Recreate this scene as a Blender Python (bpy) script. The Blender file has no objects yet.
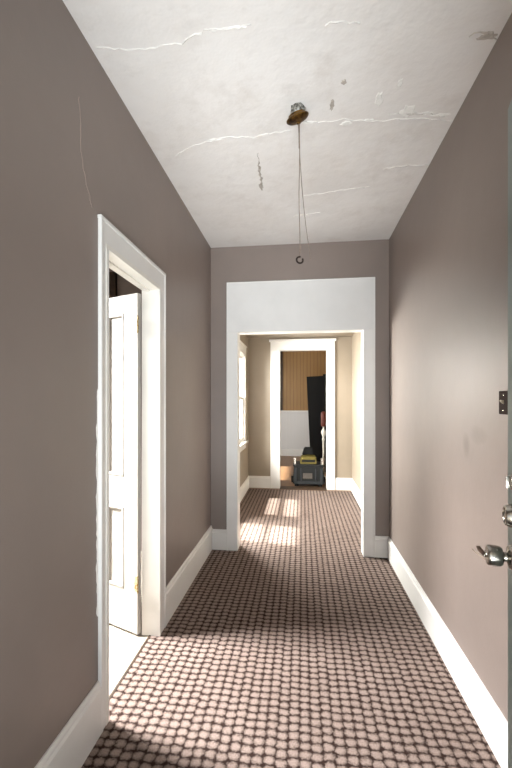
import bpy, bmesh, math, random
from mathutils import Vector, Matrix
random.seed(7)
S = bpy.context.scene
C = S.collection

# ------------------------------------------------------------------ helpers
def lin(r, g, b):
    def f(c):
        c /= 255.0
        return c / 12.92 if c <= .04045 else ((c + .055) / 1.055) ** 2.4
    return (f(r), f(g), f(b), 1)

def box(bm, x0, x1, y0, y1, z0, z1, bev=0.0):
    r = bmesh.ops.create_cube(bm, size=1)
    bmesh.ops.scale(bm, vec=(x1 - x0, y1 - y0, z1 - z0), verts=r['verts'])
    bmesh.ops.translate(bm, vec=((x0 + x1) / 2, (y0 + y1) / 2, (z0 + z1) / 2), verts=r['verts'])
    if bev:
        es = list({e for v in r['verts'] for e in v.link_edges})
        bmesh.ops.bevel(bm, geom=es, offset=bev, segments=2, affect='EDGES', profile=.6)
    return bm

def loops(bm, rings, closed_ring=True, caps=True):
    rows = [[bm.verts.new(p) for p in ring] for ring in rings]
    n = len(rows[0])
    for a, b in zip(rows, rows[1:]):
        for i in range(n if closed_ring else n - 1):
            j = (i + 1) % n
            bm.faces.new((a[i], a[j], b[j], b[i]))
    if caps:
        bm.faces.new(list(reversed(rows[0])))
        bm.faces.new(rows[-1])
    return bm

def lathe(bm, prof, mat=Matrix.Identity(4), n=28):
    """profile of (radius, height) turned about the z axis of mat"""
    rings = []
    for r, z in prof:
        r = max(r, 1e-4)
        rings.append([mat @ Vector((r * math.cos(2 * math.pi * k / n), r * math.sin(2 * math.pi * k / n), z)) for k in range(n)])
    return loops(bm, rings)

def tube(bm, pts, r, n=8):
    pts = [Vector(p) for p in pts]
    rings = []
    for i, p in enumerate(pts):
        d = (pts[min(i + 1, len(pts) - 1)] - pts[max(i - 1, 0)]).normalized()
        u = d.cross(Vector((0.3, 1, 0.2))).normalized()
        v = d.cross(u)
        rr = r[i] if isinstance(r, (list, tuple)) else r
        rings.append([p + rr * (math.cos(2 * math.pi * k / n) * u + math.sin(2 * math.pi * k / n) * v) for k in range(n)])
    return loops(bm, rings)

def prism(bm, poly, z0, z1, mat=Matrix.Identity(4)):
    return loops(bm, [[mat @ Vector((p[0], p[1], z0)) for p in poly], [mat @ Vector((p[0], p[1], z1)) for p in poly]])

def base_run(bm, a, b, nrm, prof):
    """moulding of profile (out, z) running from a to b, facing nrm"""
    nx, ny = nrm
    return loops(bm, [[(p[0] + nx * o, p[1] + ny * o, z) for o, z in prof] for p in (a, b)])

def tag(o, label=None, cat=None, group=None, kind=None):
    if label: o['label'] = label
    if cat: o['category'] = cat
    if group: o['group'] = group
    if kind: o['kind'] = kind
    return o

def obj(name, bm, mat, parent=None, smooth=False):
    bmesh.ops.recalc_face_normals(bm, faces=bm.faces)
    me = bpy.data.meshes.new(name)
    bm.to_mesh(me); bm.free()
    me.materials.append(mat)
    if smooth:
        for p in me.polygons: p.use_smooth = True
        me.set_sharp_from_angle(angle=math.radians(38))
    o = bpy.data.objects.new(name, me); C.objects.link(o)
    if parent: o.parent = parent
    return o

def struct(name, bm, mat, label, cat, parent=None, smooth=False):
    return tag(obj(name, bm, mat, parent, smooth), label, cat, None, 'structure')

def thing(name, loc, label, cat, rot=(0, 0, 0), kind=None):
    o = bpy.data.objects.new(name, None); C.objects.link(o)
    o.location = loc; o.rotation_euler = rot; o.empty_display_size = .05
    return tag(o, label, cat, None, kind)

BM = bmesh.new

# ------------------------------------------------------------------ materials
class Mat:
    def __init__(s, name, col, rough=.5, metal=0.0, spec=.5):
        s.m = bpy.data.materials.new(name); s.m.use_nodes = True
        s.t = s.m.node_tree; s.b = s.t.nodes['Principled BSDF']
        s.b.inputs['Base Color'].default_value = col
        s.b.inputs['Roughness'].default_value = rough
        s.b.inputs['Metallic'].default_value = metal
        s.b.inputs['Specular IOR Level'].default_value = spec
    def n(s, typ, **kw):
        nd = s.t.nodes.new(typ)
        for k, v in kw.items():
            if k.startswith('i_'): nd.inputs[int(k[2:])].default_value = v
            else: setattr(nd, k, v)
        return nd
    def l(s, a, b): s.t.links.new(a, b)
    def co(s): return s.n('ShaderNodeTexCoord').outputs['Object']
    def math(s, op, a, b=None, clamp=False):
        nd = s.n('ShaderNodeMath', operation=op, use_clamp=clamp)
        for i, v in enumerate((a, b)):
            if v is None: continue
            if isinstance(v, (int, float)): nd.inputs[i].default_value = v
            else: s.l(v, nd.inputs[i])
        return nd.outputs[0]
    def noise(s, scale, detail=3, rough=.55, vec=None):
        nd = s.n('ShaderNodeTexNoise'); nd.inputs['Scale'].default_value = scale
        nd.inputs['Detail'].default_value = detail; nd.inputs['Roughness'].default_value = rough
        s.l(vec if vec is not None else s.co(), nd.inputs['Vector'])
        return nd.outputs['Fac']
    def rng(s, v, a, b, c, d):
        nd = s.n('ShaderNodeMapRange'); nd.clamp = True
        s.l(v, nd.inputs['Value'])
        for i, x in enumerate((a, b, c, d)): nd.inputs[i + 1].default_value = x
        return nd.outputs[0]
    def mix(s, f, a, b):
        nd = s.n('ShaderNodeMix', data_type='RGBA')
        if isinstance(f, (int, float)): nd.inputs[0].default_value = f
        else: s.l(f, nd.inputs[0])
        for i, v in ((6, a), (7, b)):
            if isinstance(v, tuple): nd.inputs[i].default_value = v
            else: s.l(v, nd.inputs[i])
        return nd.outputs[2]
    def color(s, sock): s.l(sock, s.b.inputs['Base Color'])
    def bump(s, h, strength=.2, dist=.01):
        nd = s.n('ShaderNodeBump'); nd.inputs['Strength'].default_value = strength
        nd.inputs['Distance'].default_value = dist
        s.l(h, nd.inputs['Height']); s.l(nd.outputs[0], s.b.inputs['Normal'])

def paint(name, rgb, rough=.5, vary=.06, bump=.08, scale=3.0, spec=.4):
    m = Mat(name, lin(*rgb), rough, 0, spec)
    d = tuple(int(c * (1 - vary)) for c in rgb)
    m.color(m.mix(m.rng(m.noise(scale, 4), .35, .65, 0, 1), lin(*rgb), lin(*d)))
    m.bump(m.noise(90, 4), bump, .004)
    return m

WALL = (136, 123, 116)
def wall_paint(name, smudge=False):
    m = Mat(name, lin(*WALL), .42, 0, .45)
    c = m.mix(m.rng(m.noise(1.6, 5, .6), .35, .7, 0, 1), lin(*WALL), lin(WALL[0] - 7, WALL[1] - 6, WALL[2] - 5))
    if smudge:                                     # a scuffed dirty mark with its own place on the plaster
        v = m.n('ShaderNodeSeparateXYZ'); m.l(m.co(), v.inputs[0])
        def blob(cy, cz, sy, sz):
            a = m.math('POWER', m.math('DIVIDE', m.math('SUBTRACT', v.outputs[1], cy), sy), 2)
            b = m.math('POWER', m.math('DIVIDE', m.math('SUBTRACT', v.outputs[2], cz), sz), 2)
            return m.rng(m.math('ADD', m.math('ADD', a, b), m.math('MULTIPLY', m.noise(16, 3), .9)), .35, 1.5, 1, 0)
        f = m.math('MAXIMUM', blob(1.92, 1.195, .045, .065), m.math('MULTIPLY', blob(1.80, 1.255, .10, .045), .55))
        c = m.mix(m.math('MULTIPLY', f, .55), c, lin(92, 82, 80))
    m.color(c)
    h = m.math('ADD', m.math('MULTIPLY', m.noise(2.2, 3), 2.2), m.math('MULTIPLY', m.noise(70, 4), .12))
    m.bump(h, .22, .012)
    return m

M_wall = wall_paint('taupe_wall_paint').m
M_beige = paint('beige_passage_paint', (152, 139, 123), .45, .05, .1, 1.6).m
M_wall_s = wall_paint('taupe_wall_paint_scuffed', True).m
M_white = paint('white_trim_paint', (229, 227, 224), .35, .03, .05).m
M_doorw = paint('white_door_paint', (232, 229, 222), .38, .03, .05).m
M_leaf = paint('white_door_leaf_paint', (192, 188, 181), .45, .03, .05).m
M_board = paint('white_header_board_paint', (224, 222, 220), .5, .03, .04).m

mc = Mat('old_ceiling_paint', lin(226, 219, 214), .7, 0, .25)
a = mc.rng(mc.noise(1.3, 5, .6), .35, .7, 0, 1)
b_ = mc.rng(mc.noise(5.5, 6, .65), .52, .72, 0, 1)
mc.color(mc.mix(mc.math('MULTIPLY', b_, .55), mc.mix(a, lin(230, 226, 223), lin(219, 213, 208)), lin(208, 201, 195)))
mc.bump(mc.math('ADD', mc.math('MULTIPLY', mc.noise(2.6, 5, .6), 2.4), mc.math('MULTIPLY', mc.noise(14, 4, .6), .18)), .30, .02)
M_ceil = mc.m
M_flake = paint('bare_plaster_white', (240, 237, 232), .75, .05, .3, 20).m
M_crack = paint('cracked_plaster_edge', (224, 219, 214), .8, .08, .3, 30).m
M_grime = paint('grey_plaster_scar', (192, 182, 172), .8, .2, .3, 40).m
M_wcrack = paint('pale_wall_crack', (170, 152, 142), .8, .08, .2, 30).m

# carpet: small rounded light lozenges in rows over a dark ground
k = Mat('basket_weave_carpet', (0, 0, 0, 1), .95, 0, .1)
sp = k.n('ShaderNodeSeparateXYZ')
wob = k.n('ShaderNodeVectorMath', operation='ADD')
nz = k.n('ShaderNodeTexNoise'); nz.inputs['Scale'].default_value = 55
k.l(k.co(), nz.inputs['Vector'])
sc_ = k.n('ShaderNodeVectorMath', operation='SCALE'); sc_.inputs['Scale'].default_value = .020
k.l(nz.outputs['Color'], sc_.inputs[0]); k.l(k.co(), wob.inputs[0]); k.l(sc_.outputs[0], wob.inputs[1])
k.l(wob.outputs[0], sp.inputs[0])
u = k.math('DIVIDE', sp.outputs[0], .047)
v = k.math('DIVIDE', sp.outputs[1], .041)
v = k.math('ADD', v, k.math('MULTIPLY', k.math('SINE', k.math('MULTIPLY', k.math('FLOOR', u), 2.4)), .12))
def cell(q): return k.math('MULTIPLY', k.math('ABSOLUTE', k.math('SUBTRACT', k.math('FRACT', q), .5)), 2)
cu, cv = cell(u), cell(v)
dd = k.math('ADD', k.math('MULTIPLY', k.math('POWER', cu, 2.8), .85), k.math('POWER', cv, 2.2))
tuft = k.math('ADD', k.math('MULTIPLY', k.noise(260, 2), .5), k.math('MULTIPLY', k.noise(95, 2), .5))
dd = k.math('ADD', dd, k.math('MULTIPLY', k.math('SUBTRACT', tuft, .5), 1.7))
fac = k.rng(dd, .10, 1.02, 0, 1)
big = k.rng(k.noise(2.0, 3), .3, .7, 0, 1)
lightc = k.mix(big, lin(154, 138, 130), lin(142, 126, 118))
lightc = k.mix(k.rng(k.noise(170, 2), .38, .62, 0, .45), lightc, lin(112, 94, 86))
k.color(k.mix(fac, lightc, lin(47, 34, 30)))
k.bump(k.math('ADD', k.math('MULTIPLY', fac, -1.0), k.math('MULTIPLY', tuft, .5)), .55, .006)
M_carpet = k.m

w = Mat('brown_floorboards', lin(110, 76, 52), .45)
sx = w.n('ShaderNodeMapping'); sx.inputs['Scale'].default_value = (14, 1.2, 1); w.l(w.co(), sx.inputs[0])
w.color(w.mix(w.noise(3, 5, .6, sx.outputs[0]), lin(92, 64, 44), lin(146, 110, 76)))
M_wood = w.m
w = Mat('tan_beadboard', lin(158, 114, 66), .5)
sp2 = w.n('ShaderNodeSeparateXYZ'); w.l(w.co(), sp2.inputs[0])
gx = w.math('ABSOLUTE', w.math('SUBTRACT', w.math('FRACT', w.math('DIVIDE', sp2.outputs[0], .085)), .5))
gr = w.rng(gx, .0, .10, 1, 0)
sx = w.n('ShaderNodeMapping'); sx.inputs['Scale'].default_value = (9, 1, .8); w.l(w.co(), sx.inputs[0])
grain = w.noise(3, 5, .6, sx.outputs[0])
w.color(w.mix(w.math('MULTIPLY', gr, .7), w.mix(grain, lin(142, 106, 58), lin(166, 128, 78)), lin(96, 62, 34)))
w.bump(w.math('SUBTRACT', 0.0, gr), .5, .006)
M_bead = w.m
w = Mat('white_wainscot_board', lin(216, 214, 214), .45)
sp2 = w.n('ShaderNodeSeparateXYZ'); w.l(w.co(), sp2.inputs[0])
gx = w.math('ABSOLUTE', w.math('SUBTRACT', w.math('FRACT', w.math('DIVIDE', sp2.outputs[0], .085)), .5))
w.bump(w.rng(gx, .0, .10, 0, 1), .6, .006)
M_wains = w.m
w = Mat('cream_floor_tile', lin(226, 218, 206), .35)
br = w.n('ShaderNodeTexBrick'); br.offset = 0.0
br.inputs['Scale'].default_value = 1; br.inputs['Brick Width'].default_value = .3; br.inputs['Row Height'].default_value = .3
br.inputs['Mortar Size'].default_value = .004
br.inputs['Color1'].default_value = lin(164, 156, 145); br.inputs['Color2'].default_value = lin(158, 149, 137)
br.inputs['Mortar'].default_value = lin(124, 112, 100); w.l(w.co(), br.inputs[0]); w.color(br.outputs[0])
M_tile = w.m
M_darkwood = paint('dark_stained_wood', (70, 52, 38), .5, .25, .1, 12).m
M_ground = paint('pale_concrete_ground', (176, 172, 164), .9, .15, .3, 4).m
M_outer = paint('outer_wall_render', (200, 196, 190), .8).m
M_entry = paint('grey_green_door_paint', (112, 124, 119), .35, .05, .04).m
m = Mat('brushed_nickel', lin(176, 172, 164), .24, 1.0)
m.bump(m.noise(200, 2), .03, .002); M_nickel = m.m
m = Mat('aged_brass', lin(150, 112, 58), .46, 1.0)
m.color(m.mix(m.rng(m.noise(40, 4), .4, .65, 0, 1), lin(128, 96, 50), lin(58, 42, 28))); M_brass = m.m
m = Mat('dull_zinc', lin(150, 148, 142), .45, .8)
m.color(m.mix(m.rng(m.noise(80, 3), .4, .6, 0, 1), lin(190, 188, 182), lin(92, 90, 84))); M_zinc = m.m
m = Mat('painted_brass_hinge', lin(214, 198, 150), .4, .35)
m.color(m.mix(m.rng(m.noise(90, 3), .48, .55, 0, 1), lin(190, 176, 140), lin(138, 106, 50))); M_hinge = m.m
M_wire = paint('old_cloth_wire', (134, 118, 106), .8, .2, .2, 60).m
M_bronze = Mat('dark_bronze_plate', lin(46, 36, 31), .75, 0, .12).m
M_ivory = paint('pale_switch_toggle', (205, 190, 168), .4).m
M_key = Mat('tarnished_key_metal', lin(122, 106, 92), .36, .9).m
M_keyb = Mat('bright_key_metal', lin(205, 200, 190), .25, 1.0).m
M_box = paint('dark_grey_plastic', (13, 14, 15), .7, .1, .1, 30).m
M_box2 = paint('mid_grey_plastic_rim', (36, 39, 42), .7, .1, .1, 30).m
M_black = paint('black_rubber', (9, 9, 9), .9, .1, .1, 30).m
M_yel = paint('dull_yellow_plastic', (98, 86, 32), .45, .1, .05, 30).m
M_lab = paint('grey_plate', (84, 78, 73), .5, .1, .05, 30).m
M_panelb = paint('matt_black_board', (14, 14, 15), .75, .1, .1, 20).m
M_red = paint('dull_red_cap', (104, 46, 32), .55, .2, .1, 20).m
M_post = paint('glossy_white_post', (238, 232, 218), .3, .04, .04).m
g = bpy.data.materials.new('window_glass'); g.use_nodes = True
t = g.node_tree; t.nodes.clear()
o_ = t.nodes.new('ShaderNodeOutputMaterial'); mx = t.nodes.new('ShaderNodeMixShader')
tr = t.nodes.new('ShaderNodeBsdfTransparent'); gl = t.nodes.new('ShaderNodeBsdfGlossy'); fac_glass = .07
gl.inputs['Roughness'].default_value = .03
tr.inputs['Color'].default_value = (.96, .98, .98, 1)
mx.inputs[0].default_value = fac_glass; t.links.new(tr.outputs[0], mx.inputs[1]); t.links.new(gl.outputs[0], mx.inputs[2])
t.links.new(mx.outputs[0], o_.inputs[0])
M_glass = g

# ------------------------------------------------------------------ measures (metres)
XL, XR = -.857, .774            # hall side walls
WT = .095                       # wall thickness
YP0, YP1 = 3.54, 3.66           # partition with the wide opening
YF0, YF1 = 6.10, 6.22           # far wall with the doorway
YB = 9.65                       # wall of the room beyond
H, H2 = 2.85, 2.40
Y0 = .05                        # entry wall
DY0, DY1, DH = 1.585, 2.195, 2.07        # side doorway
W1 = (4.70, 5.60, .80, 2.08)            # window in the passage
W2 = (3.78, 4.42, .30, 2.08)            # nearer window, behind the partition

def wall_x(bm, x0, x1, y0, y1, z1, holes):
    """wall in the y-z plane with rectangular holes (ya, yb, za, zb)"""
    y = y0
    for ya, yb, za, zb in sorted(holes):
        if ya > y: box(bm, x0, x1, y, ya, 0, z1)
        if za > 0: box(bm, x0, x1, ya, yb, 0, za)
        if zb < z1: box(bm, x0, x1, ya, yb, zb, z1)
        y = yb
    if y1 > y: box(bm, x0, x1, y, y1, 0, z1)
    return bm
def wall_y(bm, y0, y1, x0, x1, z1, holes):
    x = x0
    for xa, xb, za, zb in sorted(holes):
        if xa > x: box(bm, x, xa, y0, y1, 0, z1)
        if za > 0: box(bm, xa, xb, y0, y1, 0, za)
        if zb < z1: box(bm, xa, xb, y0, y1, zb, z1)
        x = xb
    if x1 > x: box(bm, x, x1, y0, y1, 0, z1)
    return bm

# ------------------------------------------------------------------ shell
bm = BM()
box(bm, XL, XR, -.25, 6.02, -.03, 0)
box(bm, -.903, XL, DY0, DY1, -.03, 0)
struct('floor', bm, M_carpet, 'brown and beige small checked carpet running down the hall', 'carpet')
struct('floor_side', box(BM(), -2.5, -.903, .45, 3.4, -.06, -.004), M_tile, 'cream tiled floor inside the side doorway', 'floor')
struct('floor_far', box(BM(), -1.4, 2.2, 6.02, YB, -.05, -.002), M_wood, 'brown wooden floor beyond the far doorway', 'floor')
struct('ceiling', box(BM(), XL - WT, XR + WT, -.05, YP0 + .06, H, H + .1), M_ceil, 'white ceiling with cracked and peeling paint', 'ceiling')
struct('ceiling_passage', box(BM(), XL - WT, XR + WT, YP1, YF1, H2, H2 + .1), M_beige, 'low beige ceiling of the passage behind the wide opening', 'ceiling')
struct('ceiling_side', box(BM(), -2.6, XL - WT, .35, 3.5, 2.75, 2.85), M_ceil, 'ceiling of the bright room at the side', 'ceiling')
struct('ceiling_far', box(BM(), -1.5, 2.3, YF1, YB + .1, 2.8, 2.9), M_ceil, 'ceiling of the room beyond the far doorway', 'ceiling')

wl = struct('wall_left', wall_x(BM(), XL - WT, XL, Y0, YP0 + .06, H, [(DY0 - .02, DY1 + .02, 0, DH + .02)]), M_wall, 'taupe wall on the left with the side doorway', 'wall')
struct('wall_right', wall_x(BM(), XR, XR + WT, Y0, YP0 + .06, H, []), M_wall_s, 'taupe wall on the right with a grey scuff mark', 'wall')
struct('wall_passage_left', wall_x(BM(), XL - WT, XL, YP0 + .06, YF0, H, [W1, W2]), M_beige, 'beige left wall of the passage with its window', 'wall')
struct('wall_passage_right', wall_x(BM(), XR, XR + WT, YP0 + .06, YF0, H, []), M_beige, 'sunny beige right wall of the passage', 'wall')
PX0, PX1, PH = -.610, .560, 2.055
struct('wall_back', wall_y(BM(), YP0, YP1, XL, XR, H, [(PX0, PX1, 0, PH)]), M_wall, 'taupe partition wall around the wide cased opening', 'wall')
FX0, FX1, FH = -.362, .397, 2.215
struct('wall_far', wall_y(BM(), YF0, YF1, -1.5, 2.3, H, [(FX0, FX1, 0, FH)]), M_beige, 'beige end wall around the far doorway', 'wall')
struct('wall_entry', wall_y(BM(), Y0, .2, XL, XR, H, [(-.72, .350, 0, 2.24)]), M_wall, 'taupe entry wall around the front doorway', 'wall')
# room beyond
bm = BM(); box(bm, -1.5, 2.3, YB + .012, YB + .1, 1.12, 2.85)
struct('wall_beyond', bm, M_bead, 'tan wooden beadboard wall above white wainscot', 'wall')
bm = BM(); box(bm, -1.5, 2.3, YB, YB + .1, 0, 1.12)
struct('wall_wainscot', bm, M_wains, 'white wainscot on the lower wall of the far room', 'wall')
bm = BM(); box(bm, -1.4, 2.2, YB - .035, YB + .012, 1.10, 1.145, .008)
struct('trim_4', bm, M_white, 'white cap rail on top of the wainscot', 'trim')
bm = BM(); base_run(bm, (-1.4, YB), (2.2, YB), (0, -1), [(0, 0), (.018, 0), (.018, .15), (.008, .17), (0, .17)])
struct('baseboard_beyond', bm, M_white, 'white baseboard under the wainscot in the far room', 'baseboard')
struct('trim_5', box(BM(), -.60, -.485, YB - .02, YB + .012, 1.146, 2.8), M_darkwood, 'dark upright strip on the tan wall behind the far doorway', 'trim')  # narrow dark strip running up the tan wall above the cap rail
W3 = (6.8, 8.3, .7, 2.2)
struct('wall_beyond_left', wall_x(BM(), -1.2, -1.1, YF1, YB, 2.85, [W3]), M_bead, 'left wall of the far room with its window', 'wall')
struct('wall_beyond_right', wall_x(BM(), 2.2, 2.3, YF1, YB, 2.85, []), M_bead, 'right wall of the far room', 'wall')
# side room
W4 = (1.70, 2.36, 1.6, 2.65)
struct('wall_side_west', wall_x(BM(), -2.6, -2.5, .45, 3.4, 2.85, [W4]), M_wall, 'outer wall of the side room with its window', 'wall')
struct('wall_side_north', wall_y(BM(), 3.4, 3.5, -2.6, XL - WT, 2.85, []), M_wall, 'taupe wall glimpsed above the open white door', 'wall')
struct('wall_side_south', wall_y(BM(), .35, .45, -2.6, XL - WT, 2.85, []), M_wall, 'near wall of the side room', 'wall')
struct('trim_6', box(BM(), -2.15, -1.72, 3.36, 3.4, 0, 2.6), M_darkwood, 'dark brown upright board glimpsed above the open white door', 'trim')
struct('sky_blocker', box(BM(), -3, 3, -4, -.02, 2.6, 2.7), M_outer, 'unseen slab added outside the entry to block skylight', 'ceiling')  # unseen slab, added to keep skylight off the hall floor
struct('ground', box(BM(), -14, 14, -14, 22, -.45, -.30), M_ground, 'pale ground outside the house', 'ground')

# ------------------------------------------------------------------ baseboards
BP = [(0, 0), (.016, 0), (.016, .145), (.020, .149), (.020, .160), (.012, .168), (.012, .178), (.006, .19), (0, .19)]
BPL = [(o, z + (.035 if z > .1 else 0)) for o, z in BP]
bm = BM(); base_run(bm, (XL, .2), (XL, DY0 - .062), (1, 0), BPL)
base_run(bm, (XL, DY1 + .098), (XL, YP0), (1, 0), BPL)
struct('baseboard_left', bm, M_white, 'white moulded baseboard along the left wall', 'baseboard')
bm = BM(); base_run(bm, (XR, .2), (XR, YP0), (-1, 0), BP)
struct('baseboard_right', bm, M_white, 'white moulded baseboard along the right wall', 'baseboard')
bm = BM(); base_run(bm, (XL, YP0), (PX0 - .09, YP0), (0, -1), BP); base_run(bm, (PX1 + .09, YP0), (XR, YP0), (0, -1), BP)
struct('baseboard_back', bm, M_white, 'short white baseboards either side of the wide opening', 'baseboard')
bm = BM(); base_run(bm, (XL, YP1), (XL, YF0), (1, 0), BP)
struct('baseboard_passage_left', bm, M_white, 'white baseboard below the passage window', 'baseboard')
bm = BM(); base_run(bm, (XR, YP1), (XR, YF0), (-1, 0), BP)
struct('baseboard_passage_right', bm, M_white, 'white baseboard on the sunny right wall of the passage', 'baseboard')
bm = BM(); base_run(bm, (XL, YF0), (-.493, YF0), (0, -1), BP); base_run(bm, (.505, YF0), (XR, YF0), (0, -1), BP)
struct('baseboard_far', bm, M_white, 'short white baseboards either side of the far doorway', 'baseboard')

# ------------------------------------------------------------------ side doorway: casing, jambs, door leaf
t1 = thing('trim_1', (0, 0, 0), 'white door casing around the side doorway in the left wall', 'door casing', kind='structure')
cz = DH + .118
def vcasing_left(ya, yb, outer_low):
    bm = BM()
    box(bm, XL, XL + .014, ya, yb, 0, cz - .001, .002)
    o0, o1 = (ya - .003, ya + .014) if outer_low else (yb - .014, yb + .003)
    box(bm, XL, XL + .018, o0, o1, 0, cz + .002, .004)
    i0, i1 = (yb - .012, yb) if outer_low else (ya, ya + .012)
    box(bm, XL, XL + .017, i0, i1, 0, DH, .003)
    return bm
obj('side_casing', vcasing_left(DY0 - .060, DY0 + .001, True), M_white, t1)
obj('side_casing', vcasing_left(DY1 - .001, DY1 + .095, False), M_white, t1)
bm = BM(); box(bm, XL, XL + .0145, DY0 - .058, DY1 + .09, DH, cz, .002)
box(bm, XL, XL + .019, DY0 - .066, DY1 + .098, cz - .012, cz + .006, .004)
obj('head_casing', bm, M_white, t1)
bm = BM(); box(bm, XL - WT - .002, XL + .0165, DY0 - .02, DY0 + .002, 0, DH); box(bm, XL - WT - .002, XL + .0165, DY1 - .002, DY1 + .02, 0, DH)
box(bm, XL - WT - .002, XL + .0155, DY0 - .02, DY1 + .02, DH - .002, DH + .02)
box(bm, XL - .075, XL - .045, DY0 - .001, DY0 + .011, 0, DH, .002)
box(bm, XL - .075, XL - .045, DY0, DY1, DH - .011, DH + .001, .002)
obj('jamb', bm, M_doorw, t1)
# rough paint edge on the plaster beside the casing
bm = BM(); pts = []
z = .50
while z < 1.46:
    wdt = .004 + .009 * random.random() * (1.2 if .5 < z < 1.3 else .5)
    pts.append((DY0 - .063 - wdt, z)); z += .012 + .02 * random.random()
poly = [(DY0 - .055, .49)] + [(DY0 - .055, 1.47)] + list(reversed(pts))
vs = [bm.verts.new((XL + .0015, y, z)) for y, z in poly]; f = bm.faces.new(vs)
ex = bmesh.ops.extrude_face_region(bm, geom=[f]); bmesh.ops.translate(bm, vec=(-.0015, 0, 0), verts=[e for e in ex['geom'] if isinstance(e, bmesh.types.BMVert)])
bmesh.ops.triangulate(bm, faces=bm.faces)
tag(obj('paint_smear', bm, M_flake, t1), 'rough white paint smear along the near edge')
# threshold line between carpet and tile
struct('trim_7', box(BM(), -.909, -.897, DY0, DY1, -.02, .003), M_darkwood, 'thin dark seam strip where carpet meets cream tile', 'threshold')

LW, LT = .63, .028
def panel_door(root, w, h, t, cols, rows, mat):
    """leaf: x along the width from the hinge, y thickness, stiles and rails with recessed panels"""
    bm = BM()
    z0 = .008
    xs = [0] + [v for c in cols for v in c] + [w]
    for i in range(0, len(xs), 2): box(bm, xs[i], xs[i + 1], 0, t, z0, h, .002)
    zs = [z0] + [v for r in rows for v in r] + [h]
    for c in cols:
        for i in range(0, len(zs), 2): box(bm, c[0] - .002, c[1] + .002, .0006, t - .0006, zs[i], zs[i + 1])
        for r in rows: box(bm, c[0] - .004, c[1] + .004, t * .36, t * .64, r[0] - .004, r[1] + .004)
    obj('leaf', bm, mat, root)
    for c in cols:
        for r in rows:
            bm = BM()
            for ya, yb, fy in ((-.004, t * .36, 0), (t * .64, t + .004, 1)):
                x0, x1, a0, a1 = c[0], c[1], r[0], r[1]
                s = .016
                box(bm, x0, x0 + s, ya, yb, a0, a1, .003); box(bm, x1 - s, x1, ya, yb, a0, a1, .003)
                box(bm, x0, x1, ya, yb, a0, a0 + s, .003); box(bm, x0, x1, ya, yb, a1 - s, a1, .003)
            obj('panel_moulding', bm, mat, root)
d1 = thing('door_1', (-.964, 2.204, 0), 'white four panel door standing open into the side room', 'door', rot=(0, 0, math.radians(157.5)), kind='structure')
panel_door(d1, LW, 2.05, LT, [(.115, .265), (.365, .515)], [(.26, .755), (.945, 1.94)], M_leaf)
for hz in (.31, 1.86):
    bm = BM()
    lathe(bm, [(.001, -.052), (.005, -.05), (.0065, -.045), (.0065, .045), (.005, .05), (.001, .054)], Matrix.Translation((-.006, LT + .004, hz)), 12)
    box(bm, -.004, .024, LT, LT + .002, hz - .045, hz + .045)
    tag(obj('hinge', bm, M_hinge, d1, True), 'worn brass hinge half covered in white paint')

# ------------------------------------------------------------------ wide opening in the partition
t2 = thing('trim_2', (0, 0, 0), 'white flat casing and deep header board of the wide opening', 'opening casing', kind='structure')
cx0, cx1, ch = -.696, .645, 2.505
obj('header_board', box(BM(), cx0, cx1, YP0 - .018, YP0, PH - .012, ch, .002), M_board, t2)
obj('side_casing', box(BM(), cx0, PX0 + .012, YP0 - .018, YP0, 0, PH - .0125, .002), M_white, t2)
obj('side_casing', box(BM(), PX1 - .012, cx1, YP0 - .018, YP0, 0, PH - .0125, .002), M_white, t2)
bm = BM(); box(bm, PX0, PX0 + .012, YP0, YP1 + .002, 0, PH); box(bm, PX1 - .012, PX1, YP0, YP1 + .002, 0, PH)
box(bm, PX0, PX1, YP0, YP1 + .002, PH - .012, PH)
obj('jamb', bm, M_white, t2)
bm = BM(); box(bm, cx0 - .006, cx0 + .006, YP0 - .024, YP0, 0, ch + .004, .003); box(bm, cx1 - .006, cx1 + .006, YP0 - .024, YP0, 0, ch + .004, .003)
box(bm, cx0 - .006, cx1 + .006, YP0 - .024, YP0, ch - .006, ch + .006, .003)
obj('edge_bead', bm, M_white, t2)

# ------------------------------------------------------------------ far doorway casing
t3 = thing('trim_3', (0, 0, 0), 'white casing with capped head around the far doorway', 'door casing', kind='structure')
for xa, xb in ((-.493, FX0 + .012), (FX1 - .012, .503)):
    bm = BM(); box(bm, xa, xb, YF0 - .02, YF0, 0, FH - .013, .003)
    xo = xa if xa < 0 else xb
    box(bm, xo - .008, xo + .008, YF0 - .028, YF0, 0, FH - .013, .003)
    obj('side_casing', bm, M_white, t3)
bm = BM(); box(bm, -.500, .510, YF0 - .022, YF0, FH - .012, 2.345, .003)
box(bm, -.500, .510, YF0 - .030, YF0, FH - .012, FH + .012, .004)
box(bm, -.520, .530, YF0 - .045, YF0, 2.335, 2.372, .006)
obj('head_casing', bm, M_white, t3)
bm = BM(); box(bm, FX0, FX0 + .013, YF0, YF1 + .004, 0, FH); box(bm, FX1 - .013, FX1, YF0, YF1 + .004, 0, FH); box(bm, FX0, FX1, YF0, YF1 + .004, FH - .013, FH)
obj('jamb', bm, M_white, t3)
struct('trim_8', box(BM(), FX0 + .013, FX1 - .013, YF0 - .06, YF1, -.002, .012, .004), M_darkwood, 'dark wooden threshold under the far doorway', 'threshold')

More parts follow.
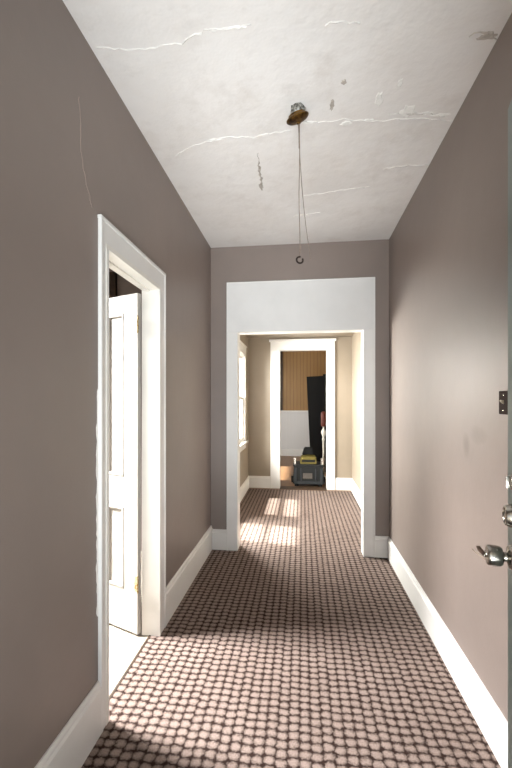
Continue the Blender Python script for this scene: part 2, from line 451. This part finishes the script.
# ------------------------------------------------------------------ windows
def window(name, W, label, x=XL, wt=WT, trim=True):
    ya, yb, za, zb = W
    r = thing(name, (0, 0, 0), label, 'window', kind='structure')
    xo = x - wt
    bm = BM()
    for a, b in ((ya, ya + .018), (yb - .018, yb)): box(bm, xo, x, a, b, za, zb)
    box(bm, xo, x, ya, yb, zb - .018, zb); box(bm, xo, x, ya, yb, za, za + .018)
    obj('window_frame', bm, M_white, r)
    zm = (za + zb) / 2
    for s0, s1, xx in ((za + .018, zm + .018, xo + .055), (zm - .018, zb - .018, xo + .022)):
        bm = BM(); a, b = ya + .018, yb - .018
        box(bm, xx, xx + .03, a, a + .04, s0, s1, .003); box(bm, xx, xx + .03, b - .04, b, s0, s1, .003)
        box(bm, xx, xx + .03, a + .04, b - .04, s0, s0 + .045, .003); box(bm, xx, xx + .03, a + .04, b - .04, s1 - .036, s1, .003)
        sa = obj('sash', bm, M_white, r)
        obj('pane', box(BM(), xx + .013, xx + .017, a + .035, b - .035, s0 + .04, s1 - .03), M_glass, sa)
    if trim:
        bm = BM()
        box(bm, x, x + .02, ya - .10, ya + .006, za - .02, zb + .006, .003); box(bm, x, x + .02, yb - .006, yb + .10, za - .02, zb + .006, .003)
        box(bm, x, x + .022, ya - .105, yb + .105, zb - .006, zb + .12, .003); box(bm, x, x + .035, ya - .12, yb + .12, zb + .115, zb + .135, .004)
        obj('casing', bm, M_white, r)
        bm = BM(); box(bm, x - .03, x + .05, ya - .13, yb + .13, za - .03, za + .0, .006); box(bm, x, x + .016, ya - .10, yb + .10, za - .11, za - .03, .003)
        obj('window_sill', bm, M_white, r)
window('window_1', W1, 'bright white sash window in the passage with a projecting sill')
window('window_2', W2, 'nearer passage window hidden behind the partition')
window('window_3', W3, 'window of the far room out of view', -1.1, .1, False)
window('window_4', W4, 'window of the side room out of view', -2.5, .1, False)

# ------------------------------------------------------------------ ceiling damage (raised cracks and bare patches)
ceil_o = bpy.data.objects['ceiling']
def crack(pts, wmax, mat, parent, plane, name='paint_crack'):
    """thin raised ridge along a jittered line; plane maps (a, b, depth) to xyz"""
    P = []
    for (a0, b0), (a1, b1) in zip(pts, pts[1:]):
        n = max(2, int(math.hypot(a1 - a0, b1 - b0) / .018))
        for i in range(n):
            t = i / n
            P.append((a0 + (a1 - a0) * t + random.uniform(-.006, .006), b0 + (b1 - b0) * t + random.uniform(-.006, .006)))
    P.append(pts[-1])
    bm = BM(); rings = []
    for i, (a, b) in enumerate(P):
        q, p = P[min(i + 1, len(P) - 1)], P[max(i - 1, 0)]
        d = math.hypot(q[0] - p[0], q[1] - p[1]) or 1
        nx, ny = -(q[1] - p[1]) / d, (q[0] - p[0]) / d
        w = wmax * random.uniform(.25, 1.1) * max(.06, min(1.3, .75 + .9 * math.sin(i * .43 + a * 9) * math.sin(i * .17 + 1))) * (0.3 if i in (0, len(P) - 1) else 1)
        rings.append([plane(a - nx * w, b - ny * w, 0), plane(a - nx * w * .2, b - ny * w * .2, .004), plane(a + nx * w, b + ny * w, 0.001)])
    loops(bm, rings)
    return obj(name, bm, mat, parent)
def flake(cx, cy, rx, ry, mat, parent, plane, name='paint_flake', n=15):
    bm = BM(); out, inn = [], []
    for i in range(n):
        t = 2 * math.pi * i / n; k_ = random.uniform(.55, 1.15)
        out.append(plane(cx + rx * k_ * math.cos(t), cy + ry * k_ * math.sin(t), 0))
        inn.append(plane(cx + rx * k_ * .82 * math.cos(t), cy + ry * k_ * .82 * math.sin(t), .001 + random.uniform(0, .003)))
    loops(bm, [out, inn])
    return obj(name, bm, mat, parent)
cp = lambda a, b, d: (a, b, H - d)
crack([(-.74, 2.172), (-.602, 2.10), (-.477, 2.065), (-.386, 2.06), (-.266, 2.075), (-.188, 2.06), (-.06, 2.044)], .0035, M_crack, ceil_o, cp)
crack([(-.005, 1.985), (.103, 2.005), (.214, 1.997), (.348, 2.028), (.488, 2.031), (.598, 2.037), (.77, 2.073)], .0045, M_crack, ceil_o, cp)
crack([(.44, 1.985), (.56, 2.0), (.64, 2.007), (.72, 2.04)], .012, M_crack, ceil_o, cp)
crack([(-.83, 1.467), (-.741, 1.489), (-.639, 1.501), (-.485, 1.494), (-.379, 1.452), (-.238, 1.461)], .003, M_crack, ceil_o, cp)
crack([(-.255, 2.212), (-.262, 2.326), (-.264, 2.464), (-.274, 2.60)], .010, M_grime, ceil_o, cp)
crack([(-.062, 3.004), (.046, 2.984), (.137, 2.964)], .010, M_crack, ceil_o, cp)
crack([(-.014, 2.714), (.272, 2.671), (.454, 2.644)], .003, M_crack, ceil_o, cp)
crack([(.50, 2.455), (.60, 2.44), (.687, 2.44), (.77, 2.453)], .010, M_crack, ceil_o, cp)
crack([(.66, 1.602), (.692, 1.583), (.74, 1.60), (.772, 1.628)], .006, M_grime, ceil_o, cp)
crack([(.087, 1.484), (.151, 1.484), (.22, 1.496)], .004, M_crack, ceil_o, cp)
crack([(-.20, 1.45), (-.30, 1.463), (-.36, 1.452)], .008, M_crack, ceil_o, cp)
for a_ in [(.228, 2.03, .035, .02, M_flake), (.521, 1.985, .036, .05, M_flake), (.692, 2.027, .05, .012, M_flake), (.367, 1.891, .022, .05, M_flake),
           (.44, 1.80, .012, .03, M_flake), (.189, 1.765, .014, .02, M_grime), (.146, 1.902, .012, .04, M_grime), (.62, 2.005, .035, .012, M_flake),
           (-.254, 1.459, .045, .009, M_flake), (-.272, 2.56, .012, .05, M_grime), (-.478, 2.07, .04, .009, M_flake), (.728, 1.612, .045, .022, M_grime),
           (.03, 2.0, .03, .016, M_flake), (.34, 2.02, .03, .01, M_flake)]:
    flake(a_[0], a_[1], a_[2], a_[3], a_[4], ceil_o, cp)
crack([(1.382, 2.586), (1.395, 2.499), (1.402, 2.387), (1.43, 2.286), (1.478, 2.20)], .003, M_wcrack, wl, lambda a, b, d: (XL + d * .3, a, b), 'plaster_crack')
crack([(2.6, 2.849), (2.8, 2.847), (3.0, 2.849)], .004, M_wcrack, wl, lambda a, b, d: (XL + d * .3, a, b - .01), 'plaster_crack')

# ------------------------------------------------------------------ bare ceiling fixture
fx = thing('ceiling_fixture', (-.02, 1.89, H), 'loose tilted brass ceiling canopy with two bare wires hanging from the cracked ceiling', 'light fixture')
bm = BM(); lathe(bm, [(.030, 0), (.034, -.006), (.034, -.018), (.036, -.022), (.036, -.034), (.030, -.042), (.026, -.05)], n=24)
for k_ in range(5):
    an = k_ * 1.257
    box(bm, .034 * math.cos(an) - .005, .034 * math.cos(an) + .005, .034 * math.sin(an) - .005, .034 * math.sin(an) + .005, -.03, -.006, .001)
tag(obj('mounting_bracket', bm, M_zinc, fx, True), 'dull grey metal mounting collar')
tilt = Matrix.Translation((-.004, 0, -.045)) @ Matrix.Rotation(math.radians(-17), 4, 'Y') @ Matrix.Rotation(math.radians(19), 4, 'X')
bm = BM(); lathe(bm, [(.030, .014), (.040, .012), (.043, .004), (.050, .0), (.0555, -.004), (.0565, -.009), (.054, -.013), (.046, -.019), (.030, -.024), (.012, -.027), (.008, -.034), (.003, -.035)], tilt, 40)
cn = obj('canopy', bm, M_brass, fx, True)
q = tilt @ Vector((0, 0, -.033))
bm = BM(); tube(bm, [q, (q.x + .001, q.y, q.z - .05), (q.x + .001, q.y, q.z - .12)], [.0045, .0038, .003], 8)
obj('cord_sleeve', bm, M_wire, fx, True)
W0 = Vector((q.x, q.y, q.z - .03))
p1 = [W0 + Vector((.001 + .002 * t_ + .002 * math.sin(t_ * 9), 0, -.628 * t_)) for t_ in [i / 14 for i in range(15)]]
tag(obj('wire', tube(BM(), p1, .0022), M_wire, fx, True), 'straight wire ending in a small ring')
p2 = [W0 + Vector((-.001 + .022 * t_ + .036 * t_ ** 2.2, .004, -.638 * t_)) for t_ in [i / 16 for i in range(17)]]
tag(obj('wire', tube(BM(), p2, .0017), M_wire, fx, True), 'thinner wire bowing away to one side')
e = p1[-1]
bm = BM(); R, r_ = .0155, .0042
rings = [[(e.x + (R + r_ * math.cos(b)) * math.cos(a), e.y + r_ * math.sin(b) + .006 * math.cos(a), e.z - .015 + (R + r_ * math.cos(b)) * math.sin(a)) for b in [j * math.pi / 4 for j in range(8)]]
         for a in [math.radians(75 + i * 15) for i in range(22)]]
loops(bm, rings)
tag(obj('ring', bm, M_bronze, fx, True), 'dark open metal ring')

# ------------------------------------------------------------------ entry door at the right edge
HX, HY = .335, .250
EX, EY = .534, 1.071
ang = math.atan2(EY - HY, EX - HX); DWD = math.hypot(EX - HX, EY - HY)
d2 = thing('door_2', (HX, HY, 0), 'grey green entry door swung open beside the right wall', 'door', rot=(0, 0, ang), kind='structure')
# local x: hinge to free edge, local +y: face towards the hall centre
bm = BM(); box(bm, 0, DWD, -.044, 0, .012, 2.17, .002)
obj('leaf', bm, M_entry, d2)
KX = DWD - .052
face = lambda z: Matrix.Translation((KX, 0, z)) @ Matrix.Rotation(math.radians(-90), 4, 'X')   # local z -> outward from the face
bm = BM(); lathe(bm, [(.030, 0), (.031, .004), (.027, .010), (.014, .013), (.012, .015), (.0115, .020), (.014, .022), (.021, .024), (.0245, .029), (.0255, .038), (.0255, .050), (.0245, .055), (.0225, .0575), (.019, .058), (.002, .0575)], face(1.017), 36)
tag(obj('door_knob', bm, M_nickel, d2, True), 'satin nickel cylindrical knob')
bm = BM(); lathe(bm, [(.029, 0), (.030, .003), (.0285, .009), (.0265, .014), (.0245, .018), (.021, .019), (.018, .0165), (.002, .0165)], face(1.121), 36)
tag(obj('deadbolt', bm, M_nickel, d2, True), 'round nickel deadbolt lock above the knob')
bm = BM(); lathe(bm, [(.022, 0), (.021, .003), (.016, .007), (.008, .010), (.002, .011)], face(1.205), 24)
box(bm, KX - .004, KX + .004, .008, .016, 1.19, 1.22, .002)
obj('latch', bm, M_nickel, d2, True)
bm = BM(); box(bm, DWD - .001, DWD + .002, -.034, -.010, .95, 1.07)
box(bm, DWD + .001, DWD + .010, -.029, -.015, .995, 1.022, .003)
obj('latch_plate', bm, M_bronze, d2)
# key left in the knob
kw = d2.matrix_basis @ Vector((KX, .0575, 1.017))
kk = thing('door_key', kw, 'small dull metal key left sticking out of the nickel door knob', 'key', rot=(0, 0, ang))
obj('blade', box(BM(), -.0012, .0012, 0, .006, -.003, .003), M_keyb, kk)
bm = BM()
prism(bm, [(-.011, .0), (-.004, -.014), (.008, -.012), (.013, .002), (.007, .016), (-.006, .017)], -.0012, .0012,
      Matrix.Translation((0, .010, .006)) @ Matrix.Rotation(math.radians(55), 4, 'X') @ Matrix.Rotation(math.radians(28), 4, 'Y'))
tag(obj('bow', bm, M_key, kk), 'dark tarnished key head')
bm = BM()
prism(bm, [(-.003, 0), (.003, 0), (.003, .03), (.0, .036), (-.003, .03)], -.001, .001,
      Matrix.Translation((0, .004, -.012)) @ Matrix.Rotation(math.radians(38), 4, 'X'))
tag(obj('key_tag', bm, M_key, kk), 'narrow metal tag pointing outwards')

# ------------------------------------------------------------------ light switch
sw = thing('light_switch', (XR, 1.568, 1.40), 'dark bronze light switch plate with a pale toggle on the right wall', 'light switch')
obj('cover_plate', box(BM(), -.007, 0, -.036, .036, -.045, .045, .003), M_bronze, sw)
bm = BM(); prism(bm, [(0, -.006), (.012, .004), (.012, .010), (0, .008)], -.004, .004, Matrix(((-1, 0, 0, -.006), (0, 0, 1, 0), (0, 1, 0, 0), (0, 0, 0, 1))))
obj('toggle', bm, M_ivory, sw)
for s in (-.03, .03):
    bm = lathe(BM(), [(.003, .006), (.003, .0078), (.001, .008)], Matrix.Translation((0, 0, s)) @ Matrix.Rotation(math.radians(-90), 4, 'Y'), 10)
    obj('screw', bm, M_keyb, sw)

# ------------------------------------------------------------------ rolling tool box in the far doorway
tb = thing('tool_box', (.104, 6.235, .012), 'dark grey rolling tool box with yellow tray standing in the far doorway', 'tool box')
def frustum(bm, w0, w1, y0, y1, z0, z1, bev=.012):
    r = bmesh.ops.create_cube(bm, size=1)
    for v in r['verts']:
        ww = w1 if v.co.z > 0 else w0
        v.co = Vector((v.co.x * ww, y0 + (v.co.y + .5) * (y1 - y0), z0 + (v.co.z + .5) * (z1 - z0)))
    if bev: bmesh.ops.bevel(bm, geom=list({e for v in r['verts'] for e in v.link_edges}), offset=bev, segments=2, affect='EDGES')
    return bm
bm = BM(); frustum(bm, .46, .42, -.01, .36, .035, .325); obj('body', bm, M_box, tb)
bm = BM()
box(bm, -.20, .20, -.024, -.008, .04, .085, .006); box(bm, -.205, -.165, -.024, -.008, .07, .30, .006); box(bm, .165, .205, -.024, -.008, .07, .30, .006)
box(bm, -.115, -.095, -.020, -.008, .09, .29, .004); box(bm, .095, .115, -.020, -.008, .09, .29, .004)
obj('front_rib', bm, M_box2, tb)
bm = BM(); frustum(bm, .44, .45, -.016, .37, .315, .35, .008); obj('lid', bm, M_box, tb)
obj('label_plate', box(BM(), -.08, .055, -.016, -.008, .13, .215, .004), M_lab, tb)
bm = BM(); frustum(bm, .25, .22, .04, .30, .352, .47, .012); ty = obj('tray', bm, M_yel, tb)
obj('slot', box(BM(), -.098, .098, .038, .052, .385, .425, .004), M_black, ty)
for s in (-1, 1):
    bm = BM(); box(bm, s * .195 - .018, s * .195 + .018, .02, .045, .345, .455, .006); box(bm, s * .195 - .012, s * .195 + .012, .012, .03, .37, .43, .004)
    tag(obj('clasp', bm, M_keyb, tb), 'bright metal clasp')
    bm = BM(); lathe(bm, [(.01, -.018), (.05, -.018), (.055, -.012), (.055, .012), (.05, .018), (.01, .018)], Matrix.Translation((s * .235, .28, .055)) @ Matrix.Rotation(math.radians(90), 4, 'Y'), 24)
    obj('wheel', bm, M_black, tb, True)
    obj('foot', box(BM(), s * .17 - .03, s * .17 + .03, .0, .05, 0, .04, .006), M_black, tb)
bm = BM(); frustum(bm, .19, .12, .28, .34, .465, .60, .012); obj('handle', bm, M_black, tb)
tb.scale = (1.12, 1, 1)

# ------------------------------------------------------------------ black leaning boards and white stand in the far room
bp = thing('black_board', (.325, 7.62, 0), 'tall matt black board leaning upright behind the grey tool box', 'board', rot=(math.radians(-2), math.radians(-2.6), 0))
obj('board_face', box(BM(), -.15, .26, 0, .022, .004, 1.885, .003), M_panelb, bp)
for zz in (.10, 1.7): obj('batten', box(BM(), -.15, .26, .022, .034, zz, zz + .06, .003), M_panelb, bp)
b2 = thing('black_board', (.485, 7.54, 0), 'narrower taller black board against the white jamb of the far doorway', 'board', rot=(math.radians(-2), 0, 0))
obj('board_face', box(BM(), -.075, .17, 0, .02, .002, 1.92, .003), M_panelb, b2)
bm = BM(); box(bm, -.075, .17, .02, .032, 1.7, 1.76, .003); obj('batten', bm, M_panelb, b2)
st = thing('post_stand', (.388, 7.05, 0), 'slim white turned stand with a dull red top beside the far doorway jamb', 'stand')
bm = BM(); lathe(bm, [(.09, 0), (.09, .015), (.03, .03), (.018, .05), (.016, .30), (.022, .34), (.016, .38), (.018, .66), (.030, .70), (.018, .73), (.026, .76), (.040, .80), (.042, .83), (.030, .865), (.016, .88), (.014, .93)])
obj('pole', bm, M_post, st, True)
bm = BM(); lathe(bm, [(.014, .92), (.040, .935), (.048, .97), (.050, 1.12), (.044, 1.18), (.025, 1.20), (.002, 1.205)])
tag(obj('cap', bm, M_red, st, True), 'dull red rounded top')

# ------------------------------------------------------------------ light
w = bpy.data.worlds.new('World'); S.world = w; w.use_nodes = True
bg = w.node_tree.nodes['Background']; bg.inputs[0].default_value = (.86, .93, 1.0, 1); bg.inputs[1].default_value = 1.6

def area(name, loc, target, sx_, sy_, power, col=(1, 1, 1), spread=180):
    d = bpy.data.lights.new(name, 'AREA'); d.shape = 'RECTANGLE'; d.size = sx_; d.size_y = sy_; d.energy = power; d.color = col; d.spread = math.radians(spread)
    o = bpy.data.objects.new(name, d); C.objects.link(o); o.location = loc
    o.rotation_euler = (Vector(target) - Vector(loc)).to_track_quat('-Z', 'Y').to_euler()
    return o
sd = bpy.data.lights.new('sun', 'SUN'); sd.energy = 23; sd.angle = math.radians(3.0); sd.color = (1, .95, .87)
so = bpy.data.objects.new('sun', sd); C.objects.link(so)
so.rotation_euler = Vector((1, -.14, -2.3)).to_track_quat('-Z', 'Y').to_euler()
area('entry_daylight', (-.05, -.55, 1.25), (0, 2, 1.35), 1.2, 1.9, 1.0, (.88, .94, 1))
area('ceiling_fill', (0, -1.6, .15), (0, 3.2, 2.85), 2.0, 1.0, 53, (.90, .97, 1), 75)  # added fill lamp, low outside the entry, tipped up to brighten the hall ceiling
area('side_window_daylight', (-2.42, 2.04, 2.15), (-1.0, 1.90, 0), .5, .95, 152, (1, .985, .97), 100)
area('passage_window_daylight', (-1.75, 4.75, 1.85), (.77, 4.9, .9), 2.15, .9, 820, (1, .97, .92))
area('far_window_daylight', (-1.35, 7.4, 1.5), (0, 7.8, .8), 1.1, 1.2, 45, (1, .97, .92))

# ------------------------------------------------------------------ camera
cam = bpy.data.cameras.new('camera'); co = bpy.data.objects.new('camera', cam); C.objects.link(co)
cam.sensor_fit = 'VERTICAL'; cam.sensor_height = 36; cam.lens = 382 / 768 * 36
cam.shift_y = 16 / 768; cam.clip_start = .02
co.location = (0, 0, 1.41); co.rotation_euler = (math.radians(90), 0, math.atan(46 / 382))
S.camera = co
S.view_settings.view_transform = 'Standard'; S.view_settings.look = 'None'
S.view_settings.gamma = 1; S.view_settings.exposure = 0; S.view_settings.use_curve_mapping = False
